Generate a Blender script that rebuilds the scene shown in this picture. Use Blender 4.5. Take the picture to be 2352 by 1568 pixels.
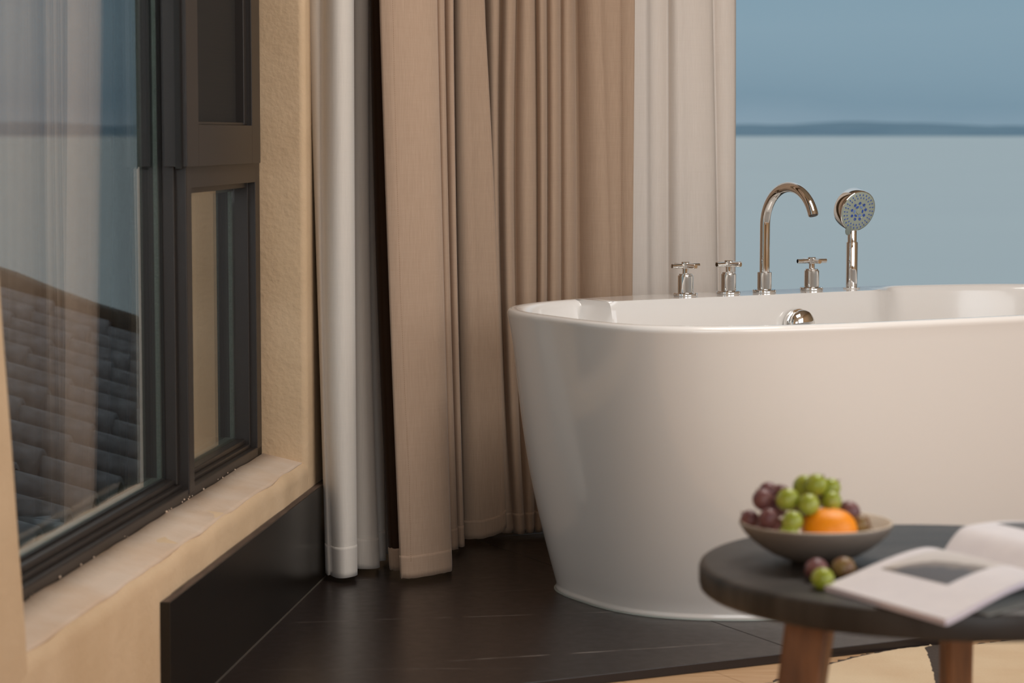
import bpy, bmesh, math, random
from mathutils import Vector, Matrix, noise
R = math.radians
sin, cos, PI = math.sin, math.cos, math.pi
random.seed(7)
for o in list(bpy.data.objects): bpy.data.objects.remove(o)
S = bpy.context.scene
COL = S.collection

# ------------------------------------------------------------------ camera
FP = 85 / 36 * 2352; H = .97; PITCH = math.atan(479 / FP)
cam = bpy.data.cameras.new('camera'); co = bpy.data.objects.new('camera', cam); COL.objects.link(co)
cam.lens = 85; cam.sensor_width = 36
co.location = (0, 0, H); co.rotation_euler = (PI/2 - PITCH, 0, 0)
cam.dof.use_dof = True; cam.dof.focus_distance = 5.5; cam.dof.aperture_fstop = 5.8; cam.dof.aperture_blades = 0
cam.clip_start = .05; cam.clip_end = 60000
S.camera = co

# ------------------------------------------------------------------ world: dull blue evening sky over the sea
W = bpy.data.worlds.new('evening_sky'); S.world = W; W.use_nodes = True
nt = W.node_tree; nt.nodes.clear()
wo = nt.nodes.new('ShaderNodeOutputWorld'); bg = nt.nodes.new('ShaderNodeBackground')
tc = nt.nodes.new('ShaderNodeTexCoord'); sp = nt.nodes.new('ShaderNodeSeparateXYZ')
rp = nt.nodes.new('ShaderNodeValToRGB'); mp = nt.nodes.new('ShaderNodeMapping'); nz = nt.nodes.new('ShaderNodeTexNoise')
mad = nt.nodes.new('ShaderNodeMath'); mad.operation = 'MULTIPLY_ADD'
nt.links.new(tc.outputs['Generated'], sp.inputs[0]); nt.links.new(tc.outputs['Generated'], mp.inputs[0])
mp.inputs['Scale'].default_value = (7, 7, 24); nz.inputs['Scale'].default_value = 1.3; nz.inputs['Detail'].default_value = 3
nt.links.new(mp.outputs[0], nz.inputs['Vector'])
nt.links.new(nz.outputs[0], mad.inputs[0]); mad.inputs[1].default_value = .022; nt.links.new(sp.outputs[2], mad.inputs[2])
nt.links.new(mad.outputs[0], rp.inputs[0])
SKY = [(0, (.26, .36, .43)), (.012, (.25, .35, .43)), (.022, (.20, .305, .385)), (.036, (.225, .335, .415)), (.055, (.245, .36, .44)), (.080, (.23, .35, .435)), (.22, (.44, .52, .58)), (1, (.70, .76, .80))]
cr = rp.color_ramp
while len(cr.elements) < len(SKY): cr.elements.new(.5)
for e, (p_, c_) in zip(cr.elements, SKY): e.position = p_; e.color = (*c_, 1)
nt.links.new(rp.outputs[0], bg.inputs[0]); bg.inputs[1].default_value = 1.0
nt.links.new(bg.outputs[0], wo.inputs[0])

# ------------------------------------------------------------------ lights: windows behind the photographer and a warm ceiling lamp
def area(name, loc, target, sx, sy, power, color):
    l = bpy.data.lights.new(name, 'AREA'); l.shape = 'RECTANGLE'; l.size = sx; l.size_y = sy; l.energy = power; l.color = color
    o = bpy.data.objects.new(name, l); COL.objects.link(o); o.location = loc
    o.rotation_euler = (Vector(target) - Vector(loc)).to_track_quat('-Z', 'Y').to_euler(); return o
area('daylight_from_right_window', (3.05, 1.9, 1.5), (-.2, 4.6, .6), 2.6, 1.9, 41, (1, .99, .985))
area('daylight_from_rear_window', (.9, -2.35, 1.5), (.2, 4, .8), 2.6, 1.8, 55, (1, .99, .985))
area('ceiling_lamp_light', (1.0, 4.0, 2.52), (.9, 4.2, 0), 1.2, 1.2, 42, (1, .955, .90))
S.view_settings.view_transform = 'Standard'; S.view_settings.look = 'None'
S.view_settings.exposure = 0.0; S.view_settings.gamma = 1; S.view_settings.use_curve_mapping = False

# ------------------------------------------------------------------ helpers
def ray(px, py):
    u = (px - 1176) / FP; v = (784 - py) / FP
    return Vector((u, cos(PITCH) + v*sin(PITCH), -sin(PITCH) + v*cos(PITCH)))
def atY(px, py, Y): d = ray(px, py); t = Y / d.y; return Vector((d.x*t, Y, H + d.z*t))
def atZ(px, py, z): d = ray(px, py); t = (z - H) / d.z; return Vector((d.x*t, d.y*t, z))
def Xof(px, Y, z): return (px - 1176) / FP * (Y*cos(PITCH) - (z - H)*sin(PITCH))

def srgb(h):
    h = h.lstrip('#'); r = []
    for i in (0, 2, 4):
        c = int(h[i:i+2], 16) / 255; r.append(c/12.92 if c <= .04045 else ((c + .055)/1.055)**2.4)
    return (*r, 1)
def mat(name, col, rough=.5, metal=0, spec=.5, vary=None, vscale=8, vstretch=(1, 1, 1), bump=0, bscale=60, bstretch=(1, 1, 1), coat=0, sss=0, sheen=0, detail=4):
    m = bpy.data.materials.new(name); m.use_nodes = True; n = m.node_tree; b = n.nodes['Principled BSDF']
    c = srgb(col) if isinstance(col, str) else (*col, 1)
    b.inputs['Base Color'].default_value = c; b.inputs['Roughness'].default_value = rough; b.inputs['Metallic'].default_value = metal
    b.inputs['Specular IOR Level'].default_value = spec; b.inputs['Coat Weight'].default_value = coat; b.inputs['Coat Roughness'].default_value = .05
    if sss: b.inputs['Subsurface Weight'].default_value = sss; b.inputs['Subsurface Radius'].default_value = (.01, .008, .004); b.inputs['Subsurface Scale'].default_value = .5
    if sheen: b.inputs['Sheen Weight'].default_value = sheen
    tcn = n.nodes.new('ShaderNodeTexCoord')
    def noi(sc, st, det):
        mpn = n.nodes.new('ShaderNodeMapping'); mpn.inputs['Scale'].default_value = st
        nn = n.nodes.new('ShaderNodeTexNoise'); nn.inputs['Scale'].default_value = sc; nn.inputs['Detail'].default_value = det
        n.links.new(tcn.outputs['Object'], mpn.inputs[0]); n.links.new(mpn.outputs[0], nn.inputs['Vector']); return nn
    if vary:
        c2 = srgb(vary) if isinstance(vary, str) else (*vary, 1)
        nn = noi(vscale, vstretch, detail); mx = n.nodes.new('ShaderNodeMix'); mx.data_type = 'RGBA'
        rr = n.nodes.new('ShaderNodeValToRGB'); rr.color_ramp.elements[0].position = .35; rr.color_ramp.elements[1].position = .65
        n.links.new(nn.outputs[0], rr.inputs[0]); n.links.new(rr.outputs[0], mx.inputs[0])
        mx.inputs[6].default_value = c; mx.inputs[7].default_value = c2; n.links.new(mx.outputs[2], b.inputs['Base Color'])
    if bump:
        nn = noi(bscale, bstretch, 5); bp = n.nodes.new('ShaderNodeBump'); bp.inputs['Strength'].default_value = 1; bp.inputs['Distance'].default_value = bump
        n.links.new(nn.outputs[0], bp.inputs['Height']); n.links.new(bp.outputs[0], b.inputs['Normal'])
    return m
def cloth(name, col, col2, trans=0.0, wrinkle=.0015):
    """woven fabric: fine vertical and horizontal threads, soft wrinkles, some light let through"""
    m = mat(name, col, rough=.9, spec=.15, sheen=.15); n = m.node_tree; b = n.nodes['Principled BSDF']
    t = n.nodes.new('ShaderNodeTexCoord')
    def noi(st, sc, det=3):
        a = n.nodes.new('ShaderNodeMapping'); a.inputs['Scale'].default_value = st; q = n.nodes.new('ShaderNodeTexNoise')
        q.inputs['Scale'].default_value = sc; q.inputs['Detail'].default_value = det
        n.links.new(t.outputs['Object'], a.inputs[0]); n.links.new(a.outputs[0], q.inputs['Vector']); return q
    v = noi((1, 1, .02), 900); h = noi((.03, .03, 1), 500); w = noi((1, 1, .12), 14, 2)
    ad = n.nodes.new('ShaderNodeMath'); ad.operation = 'ADD'; n.links.new(v.outputs[0], ad.inputs[0]); hm = n.nodes.new('ShaderNodeMath'); hm.operation = 'MULTIPLY_ADD'; hm.inputs[1].default_value = .25; hm.inputs[2].default_value = .375; n.links.new(h.outputs[0], hm.inputs[0]); n.links.new(hm.outputs[0], ad.inputs[1])
    rr = n.nodes.new('ShaderNodeValToRGB'); rr.color_ramp.elements[0].position = .38; rr.color_ramp.elements[1].position = .62
    hf = n.nodes.new('ShaderNodeMath'); hf.operation = 'MULTIPLY'; hf.inputs[1].default_value = .5; n.links.new(ad.outputs[0], hf.inputs[0]); n.links.new(hf.outputs[0], rr.inputs[0])
    mx = n.nodes.new('ShaderNodeMix'); mx.data_type = 'RGBA'; mx.inputs[6].default_value = srgb(col); mx.inputs[7].default_value = srgb(col2)
    n.links.new(rr.outputs[0], mx.inputs[0]); n.links.new(mx.outputs[2], b.inputs['Base Color'])
    b1 = n.nodes.new('ShaderNodeBump'); b1.inputs['Distance'].default_value = .0001; n.links.new(hf.outputs[0], b1.inputs['Height'])
    b2 = n.nodes.new('ShaderNodeBump'); b2.inputs['Distance'].default_value = wrinkle; n.links.new(w.outputs[0], b2.inputs['Height'])
    n.links.new(b1.outputs[0], b2.inputs['Normal']); n.links.new(b2.outputs[0], b.inputs['Normal'])
    if trans:
        tr = n.nodes.new('ShaderNodeBsdfTranslucent'); n.links.new(mx.outputs[2], tr.inputs[0]); ms = n.nodes.new('ShaderNodeMixShader')
        ms.inputs[0].default_value = trans; o = n.nodes['Material Output']
        n.links.new(b.outputs[0], ms.inputs[1]); n.links.new(tr.outputs[0], ms.inputs[2]); n.links.new(ms.outputs[0], o.inputs[0])
    return m
def glass(name, tint, k=1.0):
    m = bpy.data.materials.new(name); m.use_nodes = True; n = m.node_tree; n.nodes.clear()
    o = n.nodes.new('ShaderNodeOutputMaterial'); ms = n.nodes.new('ShaderNodeMixShader'); t = n.nodes.new('ShaderNodeBsdfTransparent'); g = n.nodes.new('ShaderNodeBsdfGlossy')
    g.inputs['Roughness'].default_value = 0; t.inputs[0].default_value = (*tint, 1); lw = n.nodes.new('ShaderNodeLayerWeight'); lw.inputs[0].default_value = .5
    pw = n.nodes.new('ShaderNodeMath'); pw.operation = 'POWER'; pw.inputs[1].default_value = 5; n.links.new(lw.outputs['Facing'], pw.inputs[0])
    f = n.nodes.new('ShaderNodeMath'); f.operation = 'MULTIPLY_ADD'; f.inputs[1].default_value = .96; f.inputs[2].default_value = .04; n.links.new(pw.outputs[0], f.inputs[0])
    mu = n.nodes.new('ShaderNodeMath'); mu.operation = 'MULTIPLY'; mu.inputs[1].default_value = k
    n.links.new(f.outputs[0], mu.inputs[0]); n.links.new(mu.outputs[0], ms.inputs[0]); n.links.new(t.outputs[0], ms.inputs[1]); n.links.new(g.outputs[0], ms.inputs[2]); n.links.new(ms.outputs[0], o.inputs[0])
    return m

def obj(name, bm, m, parent=None, smooth=False, loc=None, bevel=0, seg=2, label=None):
    bmesh.ops.recalc_face_normals(bm, faces=bm.faces)
    me = bpy.data.meshes.new(name); bm.to_mesh(me); bm.free()
    for mm in (m if isinstance(m, (list, tuple)) else [m]): me.materials.append(mm)
    o = bpy.data.objects.new(name, me); COL.objects.link(o)
    if smooth:
        for p in me.polygons: p.use_smooth = True
        if smooth != 'all': me.set_sharp_from_angle(angle=R(smooth if smooth is not True else 38))
    if loc: o.location = loc
    if parent: o.parent = parent
    if bevel:
        b = o.modifiers.new('bevel', 'BEVEL'); b.width = bevel; b.segments = seg; b.limit_method = 'ANGLE'
    if label: o['label'] = label
    return o
def empty(name, loc=(0, 0, 0), rz=0):
    o = bpy.data.objects.new(name, None); COL.objects.link(o); o.location = loc; o.rotation_euler = (0, 0, rz); o.empty_display_size = .05; return o
def tag(o, label, cat=None, group=None, kind=None):
    o['label'] = label
    if cat: o['category'] = cat
    if group: o['group'] = group
    if kind: o['kind'] = kind
    return o
def struct(o): o['kind'] = 'structure'; return o
def hexa(bm, pts):
    """8 points: bottom four then top four"""
    v = [bm.verts.new(p) for p in pts]
    for f in ((3, 2, 1, 0), (4, 5, 6, 7), (0, 1, 5, 4), (1, 2, 6, 5), (2, 3, 7, 6), (3, 0, 4, 7)): bm.faces.new([v[i] for i in f])
def prism(bm, poly, z0, z1):
    a = [bm.verts.new((p[0], p[1], z0)) for p in poly]; b = [bm.verts.new((p[0], p[1], z1)) for p in poly]; n = len(poly)
    bm.faces.new(a[::-1]); bm.faces.new(b)
    for i in range(n): bm.faces.new((a[i], a[(i+1) % n], b[(i+1) % n], b[i]))
def lathe(bm, prof, n=48, M=Matrix()):
    rings = []
    for r, z in prof:
        if r < 1e-6: rings.append([bm.verts.new(M @ Vector((0, 0, z)))])
        else: rings.append([bm.verts.new(M @ Vector((r*cos(2*PI*i/n), r*sin(2*PI*i/n), z))) for i in range(n)])
    for a, b in zip(rings, rings[1:]):
        for i in range(n):
            j = (i+1) % n
            if len(a) == 1 and len(b) == 1: continue
            if len(a) == 1: bm.faces.new((a[0], b[i], b[j]))
            elif len(b) == 1: bm.faces.new((a[i], a[j], b[0]))
            else: bm.faces.new((a[i], a[j], b[j], b[i]))
def tube(bm, pts, r, n=20, cap=True):
    rings = []; up = None
    for i, p in enumerate(pts):
        d = (pts[min(i+1, len(pts)-1)] - pts[max(i-1, 0)]).normalized()
        if up is None: up = d.orthogonal().normalized()
        up = (up - d*up.dot(d)).normalized(); s = d.cross(up)
        rr = r[i] if isinstance(r, (list, tuple)) else r
        rings.append([bm.verts.new(p + (up*cos(2*PI*k/n) + s*sin(2*PI*k/n))*rr) for k in range(n)])
    for a, b in zip(rings, rings[1:]):
        for k in range(n): bm.faces.new((a[k], a[(k+1) % n], b[(k+1) % n], b[k]))
    if cap: bm.faces.new(rings[0][::-1]); bm.faces.new(rings[-1])
def rod(bm, a, b, r, n=20, ch=.0006):
    a = Vector(a); b = Vector(b); d = (b-a).normalized()
    tube(bm, [a, a+d*ch, b-d*ch, b], [r-ch, r, r, r-ch], n)

# ------------------------------------------------------------------ materials
M_plaster = mat('cream_rough_plaster', '#ccb293', rough=.85, spec=.2, vary='#c3a888', vscale=5, bump=.0016, bscale=85)
def plaster_detail(m):
    n = m.node_tree; b = n.nodes['Principled BSDF']; t = n.nodes.new('ShaderNodeTexCoord')
    q = n.nodes.new('ShaderNodeTexNoise'); q.inputs['Scale'].default_value = 7; q.inputs['Detail'].default_value = 3; n.links.new(t.outputs['Object'], q.inputs['Vector'])
    bp = n.nodes.new('ShaderNodeBump'); bp.inputs['Distance'].default_value = .005; n.links.new(q.outputs[0], bp.inputs['Height'])
    old = b.inputs['Normal'].links[0].from_socket; n.links.new(old, bp.inputs['Normal']); n.links.new(bp.outputs[0], b.inputs['Normal'])
plaster_detail(M_plaster)
M_sill = mat('smooth_pale_sill_plaster', '#ccb8a6', rough=.7, spec=.3, vary='#c4ab94', vscale=9, bump=.0015, bscale=45)
M_outplaster = mat('outdoor_pale_plaster', '#d9cdae', rough=.9, vary='#c6b795', vscale=6, bump=.002, bscale=60)
M_ceiling = mat('white_ceiling_paint', '#c9bba8', rough=.9)
M_frame = mat('dark_bronze_aluminium', '#27221f', rough=.38, spec=.45, vary='#241f1c', vscale=3, bump=.0001, bscale=300)
M_gasket = mat('black_rubber_gasket', '#0d0d0c', rough=.6)
M_spacer = mat('grey_green_spacer_bar', '#6f7a70', rough=.35, metal=.6, vary='#879186', vscale=400, vstretch=(1, 1, 1))
M_mesh = mat('dark_insect_mesh', '#15120f', rough=.85, vary='#1c1814', vscale=700, vstretch=(.01, .01, 1))
M_glass = glass('tinted_window_glass', (.98, .99, .985), 1.35)
M_clearglass = glass('clear_window_glass', (.99, .995, .995), .5)
M_panel = mat('black_skirting_stone', '#120f0d', rough=.28, spec=.45, vary='#17130f', vscale=2)
M_paneltop = mat('brown_raw_panel_edge', '#3d3029', rough=.7, vary='#54443a', vscale=60, vstretch=(1, .2, 1))
M_caulk = mat('grey_sealant', '#4c453d', rough=.6)

def floor_material():
    m = mat('black_marble_tile', '#221a18', rough=.32, spec=.42); n = m.node_tree; b = n.nodes['Principled BSDF']
    t = n.nodes.new('ShaderNodeTexCoord'); nz1 = n.nodes.new('ShaderNodeTexNoise'); nz1.inputs['Scale'].default_value = 3.2; nz1.inputs['Detail'].default_value = 6
    n.links.new(t.outputs['Object'], nz1.inputs['Vector']); brk = n.nodes.new('ShaderNodeTexNoise'); brk.inputs['Scale'].default_value = 16; brk.inputs['Detail'].default_value = 4
    n.links.new(t.outputs['Object'], brk.inputs['Vector']); total = None
    def mth(op, a, c=None, d=None):
        q = n.nodes.new('ShaderNodeMath'); q.operation = op
        for i, v in enumerate((a, c, d)):
            if v is None: continue
            if isinstance(v, (int, float)): q.inputs[i].default_value = v
            else: n.links.new(v, q.inputs[i])
        return q.outputs[0]
    sx = n.nodes.new('ShaderNodeSeparateXYZ'); n.links.new(t.outputs['Object'], sx.inputs[0])
    veins = [((-.45, 4.74), (.62, 4.925), .0042, .5, .02), ((-.15, 4.38), (.42, 4.55), .0050, .5, .025), ((-.4, 5.2), (-.02, 5.235), .0042, .5, .02),
             ((-.55, 4.32), (.05, 4.33), .0035, .22, .03), ((-.2, 5.02), (.3, 5.16), .0030, .25, .03), ((.0, 5.7), (.22, 5.62), .0040, .4, .02), ((-.3, 4.95), (.1, 5.12), .0028, .2, .05),
             ((.55, 4.6), (1.3, 4.99), .0040, .3, .03)]
    for (a, c, w, amp, wob) in veins:
        dx, dy = c[0]-a[0], c[1]-a[1]; L = math.hypot(dx, dy); ux, uy = dx/L, dy/L
        al = mth('MULTIPLY_ADD', sx.outputs[0], ux/L, mth('MULTIPLY_ADD', sx.outputs[1], uy/L, -(a[0]*ux + a[1]*uy)/L))
        dist = mth('MULTIPLY_ADD', sx.outputs[0], -uy, mth('MULTIPLY_ADD', sx.outputs[1], ux, a[0]*uy - a[1]*ux - wob*.5))
        dist = mth('ABSOLUTE', mth('MULTIPLY_ADD', nz1.outputs[0], wob, dist))
        line = mth('SUBTRACT', 1, mth('DIVIDE', dist, w)); line = mth('MAXIMUM', line, 0); line = mth('MINIMUM', line, 1)
        env = mth('MULTIPLY', mth('MULTIPLY', al, mth('SUBTRACT', 1, al)), 4); env = mth('MAXIMUM', env, 0)
        brkv = mth('MAXIMUM', mth('MULTIPLY_ADD', brk.outputs[0], 4, -1.55), 0); brkv = mth('MINIMUM', brkv, 1)
        v = mth('MULTIPLY', mth('MULTIPLY', line, mth('POWER', env, .5)), mth('MULTIPLY', brkv, amp))
        total = v if total is None else mth('MAXIMUM', total, v)
    mx = n.nodes.new('ShaderNodeMix'); mx.data_type = 'RGBA'; n.links.new(total, mx.inputs[0]); mx.inputs[6].default_value = srgb('#231b19'); mx.inputs[7].default_value = srgb('#a89d95')
    n.links.new(mx.outputs[2], b.inputs['Base Color'])
    sc = n.nodes.new('ShaderNodeTexNoise'); sc.inputs['Scale'].default_value = 40; sc.inputs['Detail'].default_value = 6; n.links.new(t.outputs['Object'], sc.inputs['Vector'])
    n.links.new(mth('MULTIPLY_ADD', sc.outputs[0], .12, .25), b.inputs['Roughness'])
    return m
M_floor = floor_material()
M_oak = mat('light_oak_plank', '#bd9b78', rough=.5, vary='#ad8862', vscale=7, vstretch=(1, 14, 1), bump=.0002, bscale=60, bstretch=(1, 12, 1))
M_tan = cloth('tan_blackout_cloth', '#b29a86', '#a48c78', 0, .0012)
M_tan2 = cloth('taupe_curtain_cloth', '#b09883', '#a28a76', 0, .0012)
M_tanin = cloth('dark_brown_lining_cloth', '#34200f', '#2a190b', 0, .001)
M_white = cloth('white_voile_cloth', '#e0d9d1', '#d6cfc7', .12, .002)
M_sheer = cloth('white_voile_by_window_cloth', '#f0e7df', '#e7ddd4', .25, .002)
M_thread = mat('tan_thread', '#8d6f58', rough=.9)
M_wthread = mat('grey_thread', '#a39c96', rough=.9)
M_tub = mat('white_acrylic', '#e4e1de', rough=.16, spec=.5, coat=.4)
M_chrome = mat('polished_chrome', (.80, .79, .77), rough=.04, metal=1)
M_face = mat('pale_grey_shower_face', '#96a096', rough=.35)
M_nozzle = mat('blue_rubber_nozzle', '#2e52a8', rough=.5)
M_nozzlering = mat('pale_blue_nozzle_ring', '#6f8cc4', rough=.45)
M_dark = mat('near_black_gap_shade', '#080808', rough=.8)

# ================================================================== LEFT WALL AND ITS WINDOW
TH = math.atan(.1104); D = Vector((sin(TH), cos(TH), 0)); N = Vector((cos(TH), -sin(TH), 0)); P0 = Vector((-.987, 0, 0))
KW = 1.02    # the wall stands a touch further off than first measured
def L(y, o, z):
    p = P0 + D*(y/cos(TH)) + N*o; return Vector((p.x*KW, p.y*KW, H + (z-H)*KW))
YN, YF = 3.11, 5.045          # near and far end of the opening
ZS, ZT = .279, 2.15
OUT = -.36
bm = bmesh.new()
# parapet under the window: profile swept along the wall, hand-rough sill edge
prof = [(0, -.3), (0, .255), (-.002, .266), (-.007, .2745), (-.015, .279), (-.05, .286), (-.10, .294), (-.16, .290), (OUT+.01, .228), (OUT, .220), (OUT, -.3)]
ns = 90; rows = []
for i in range(ns+1):
    y = YN - .02 + (YF + .03 - YN + .02)*i/ns; r = []
    for k, (o, z) in enumerate(prof):
        j = noise.noise(Vector((y*9, k*.4, 3)))*.0035 + noise.noise(Vector((y*30, k, 9)))*.0012
        r.append(bm.verts.new(L(y, o + (j if 1 <= k <= 5 else 0), z + (j if 2 <= k <= 6 else 0))))
    rows.append(r)
for a, b in zip(rows, rows[1:]):
    for k in range(len(prof)-1): bm.faces.new((a[k], b[k], b[k+1], a[k+1]))
def pier(y0, y1, rnear, rfar, z0, z1, lean=0.0, splay=0.0):
    """vertical pier with rounded corners towards the opening"""
    segs = 60; prev = None
    for i in range(segs+1):
        z = z0 + (z1-z0)*i/segs; poly = []
        w = noise.noise(Vector((z*7, 1, y0)))*.0022
        ya = y0; yb = y1 + (lean*min(1, max(0, (.86-z)/.58)) if lean else 0)
        yc = y0 + splay
        if rnear:
            r = .014; poly += [(ya+r+.01, 0), (ya+r, 0)] + [(ya + r - r*sin(a) + w, -r + r*cos(a)) for a in (R(22), R(45), R(68), R(90))]
            poly += [(yc, -.10), (yc, OUT+.01), (yc+.01, OUT), (yb, OUT), (yb, 0)]
        else:
            r = .014; poly += [(ya, 0), (ya, OUT), (yb-.01, OUT), (yb, OUT+.01), (yb, -.1)] + [(yb - r + r*cos(a) + w, -r + r*sin(a)) for a in (R(0), R(22), R(45), R(68), R(90))]
        ring = [bm.verts.new(L(y, o, z)) for y, o in poly]
        if prev:
            for k in range(len(ring)): bm.faces.new((prev[k], prev[(k+1) % len(ring)], ring[(k+1) % len(ring)], ring[k]))
        else: bm.faces.new(ring[::-1])
        prev = ring
    bm.faces.new(prev)
pier(YF, 5.86, True, False, -.3, ZT, splay=.015)
pier(-2.5, 3.055, False, True, -.3, ZT, lean=.100)
def lbox(bm, y0, y1, o0, o1, z0, z1):
    hexa(bm, [L(y0, o0, z0), L(y1, o0, z0), L(y1, o1, z0), L(y0, o1, z0), L(y0, o0, z1), L(y1, o0, z1), L(y1, o1, z1), L(y0, o1, z1)])
lbox(bm, -2.5, 5.86, OUT, 0, ZT, 2.62)
wl = struct(obj('wall_left', bm, M_plaster, smooth=50)); wl['label'] = 'cream rough plaster wall with the window recess'
# sill skin (paler, smoother)
bm = bmesh.new(); rows = []
for i in range(ns+1):
    y = YN - .02 + (YF + .035 - YN + .02)*i/ns; r = []
    for k, (o, z) in enumerate([(-.0115, .2785), (-.02, .2808), (-.05, .2868), (-.0985, .2948)]):
        j = noise.noise(Vector((y*9, (k+4)*.4, 3)))*.0035; e = noise.noise(Vector((y*5, k, 2)))*.0035 if k == 0 else 0
        r.append(bm.verts.new(L(y, o + e, z + j + .0012)))
    rows.append(r)
for a, b in zip(rows, rows[1:]):
    for k in range(3): bm.faces.new((a[k], b[k], b[k+1], a[k+1]))
o = obj('window_sill', bm, M_sill, wl, smooth=True)
so = o.modifiers.new('s', 'SOLIDIFY'); so.thickness = .004; so.offset = -1

# window_1: aluminium frame, mullion, transom, outward sash, insulating glass
win = struct(empty('window_1', L(4.1, -.1, .29))); win['label'] = 'dark bronze aluminium window recessed in the plaster wall'
WI = Matrix.Translation(-win.location)
def wpart(name, boxes, m, bevel=.0012, parent=None, label=None):
    bm = bmesh.new()
    for b in boxes: lbox(bm, *b)
    bmesh.ops.transform(bm, matrix=WI, verts=bm.verts)
    return obj(name, bm, m, parent or win, bevel=bevel, label=label)
FO = -.10; Y0, Y1 = 3.04, YF + .012
ZB = .292
# stepped profiles: face, then bead set back
wpart('bottom_rail', [(Y0, Y1, FO-.09, FO, ZB-.006, ZB+.022), (Y0, Y1, FO-.065, FO-.014, ZB+.021, ZB+.030), (Y0, Y1, FO-.046, FO-.024, ZB+.029, ZB+.040)], M_frame, .0025)
wpart('top_rail', [(Y0, Y1, FO-.09, FO, ZT-.05, ZT)], M_frame)
wpart('near_jamb_rail', [(Y0, Y0+.045, FO-.09, FO, ZB, ZT)], M_frame)
wpart('far_jamb_rail', [(Y1-.042, Y1, FO-.09, FO, ZB, ZT), (Y1-.052, Y1-.041, FO-.046, FO-.014, ZB+.02, ZT)], M_frame)
YM0, YM1 = 4.422, 4.462
wpart('mullion', [(YM0, YM1, FO-.09, FO+.002, ZB+.012, ZT), (YM0-.012, YM0+.001, FO-.046, FO-.018, ZB+.03, ZT), (YM1-.001, YM1+.010, FO-.046, FO-.022, ZB+.03, ZT)], M_frame, .002)
wpart('transom', [(YM1, Y1-.02, FO-.09, FO, .868, .909), (YM1, Y1-.03, FO-.046, FO-.016, .857, .869)], M_frame)
# gaskets, spacers
wpart('glass_gasket', [(YM0-.016, YM0-.011, FO-.048, FO-.040, ZB+.04, ZT), (Y0, YM0-.012, FO-.048, FO-.040, ZB+.038, ZB+.044)], M_gasket, 0)
GS = -.042
for (a, b, z0, z1) in ((Y0+.045, YM0-.012, ZB+.036, ZT-.05), (YM1+.010, Y1-.052, ZB+.036, .858)):
    for off in (GS, GS-.022):
        wpart('glass_pane', [(a, b, FO+off-.003, FO+off, z0, z1)], M_glass, 0)
    wpart('spacer_bar', [(b-.012, b-.001, FO+GS-.0115, FO+GS-.0035, z0, z1)], M_spacer, 0, label='grey green perforated spacer bar between the panes')
    wpart('edge_seal', [(b-.012, b-.001, FO+GS-.0215, FO+GS-.0117, z0, z1)], M_gasket, 0)
    wpart('spacer_bar', [(a, b, FO+GS-.0215, FO+GS-.0035, z0, z0+.009)], M_spacer, 0)
    wpart('spacer_bar', [(a, b, FO+GS-.0215, FO+GS-.0035, z1-.009, z1)], M_spacer, 0)
# upper sash with insect mesh
YS0, YS1 = 4.385, 5.005
SO = .014
sash = wpart('sash_frame', [(YS0, YS0+.088, FO-.03, FO+SO, .908, 2.1), (YS1-.078, YS1, FO-.03, FO+SO, .908, 2.1), (YS0+.087, YS1-.077, FO-.03, FO+SO, .908, .985), (YS0+.087, YS1-.077, FO-.03, FO+SO, 2.02, 2.1)], M_frame, .0012)
wpart('inner_bead', [(YS0+.088, YS0+.094, FO-.022, FO-.004, .985, 2.02), (YS1-.102, YS1-.078, FO-.022, FO+.004, .985, 2.02), (YS0+.088, YS1-.078, FO-.022, FO+.002, .984, .991)], M_frame, .002)
wpart('insect_mesh', [(YS0+.09, YS1-.09, FO-.018, FO-.014, .987, 2.02)], M_mesh, 0, label='dark fine insect mesh')
wpart('rubber_strip', [(YS0-.010, YS0, FO-.006, FO+.004, .905, 2.1)], M_gasket, 0)
bm = bmesh.new(); p = L(YM0-.002, FO-.012, .908); lathe(bm, [(0, 0), (.006, 0), (.006, .004), (.0035, .006), (0, .006)], 16, WI @ Matrix.Translation(p) @ (-D).to_track_quat('Z', 'Y').to_matrix().to_4x4()); obj('drain_cap', bm, M_gasket, win, smooth=True)
bm = bmesh.new()
for i in range(26):
    y = YN + .1 + (YF-YN-.12)*random.random(); c = L(y, FO + .001, ZB + .004 + random.random()*.004)
    bmesh.ops.create_icosphere(bm, subdivisions=1, radius=.0012 + random.random()*.002, matrix=WI @ Matrix.Translation(c) @ Matrix.Diagonal((.6, 1.8, .7, 1)))
t = obj('plaster_smear', bm, M_sill, win, smooth='all'); t['kind'] = 'stuff'; t['label'] = 'small lumps of plaster along the frame foot'

# black skirting slab on the left wall
PY0 = 3.82; PY1 = 5.62
sk = struct(empty('baseboard_left', L(4.6, 0, 0))); sk['label'] = 'tall black stone skirting slab under the window'
MI = Matrix.Translation(-sk.location)
bm = bmesh.new(); lbox(bm, PY0, PY1, .0, .018, .002, .2215); bmesh.ops.transform(bm, matrix=MI, verts=bm.verts); obj('skirting_slab', bm, M_panel, sk, bevel=.001)
bm = bmesh.new(); lbox(bm, PY0+.002, PY1, .0035, .0165, .2212, .2222); bmesh.ops.transform(bm, matrix=MI, verts=bm.verts); obj('raw_top_edge', bm, M_paneltop, sk)
bm = bmesh.new(); lbox(bm, PY0+.003, PY1, -.004, .0005, .002, .216); bmesh.ops.transform(bm, matrix=MI, verts=bm.verts); obj('gap_shade_strip', bm, M_dark, sk)  # near-black strip painting the shade in the gap behind the slab
bm = bmesh.new(); lbox(bm, PY0+.02, PY1, .0172, .0195, .018, .0215); bmesh.ops.transform(bm, matrix=MI, verts=bm.verts); obj('sealant_line', bm, M_caulk, sk)

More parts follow.
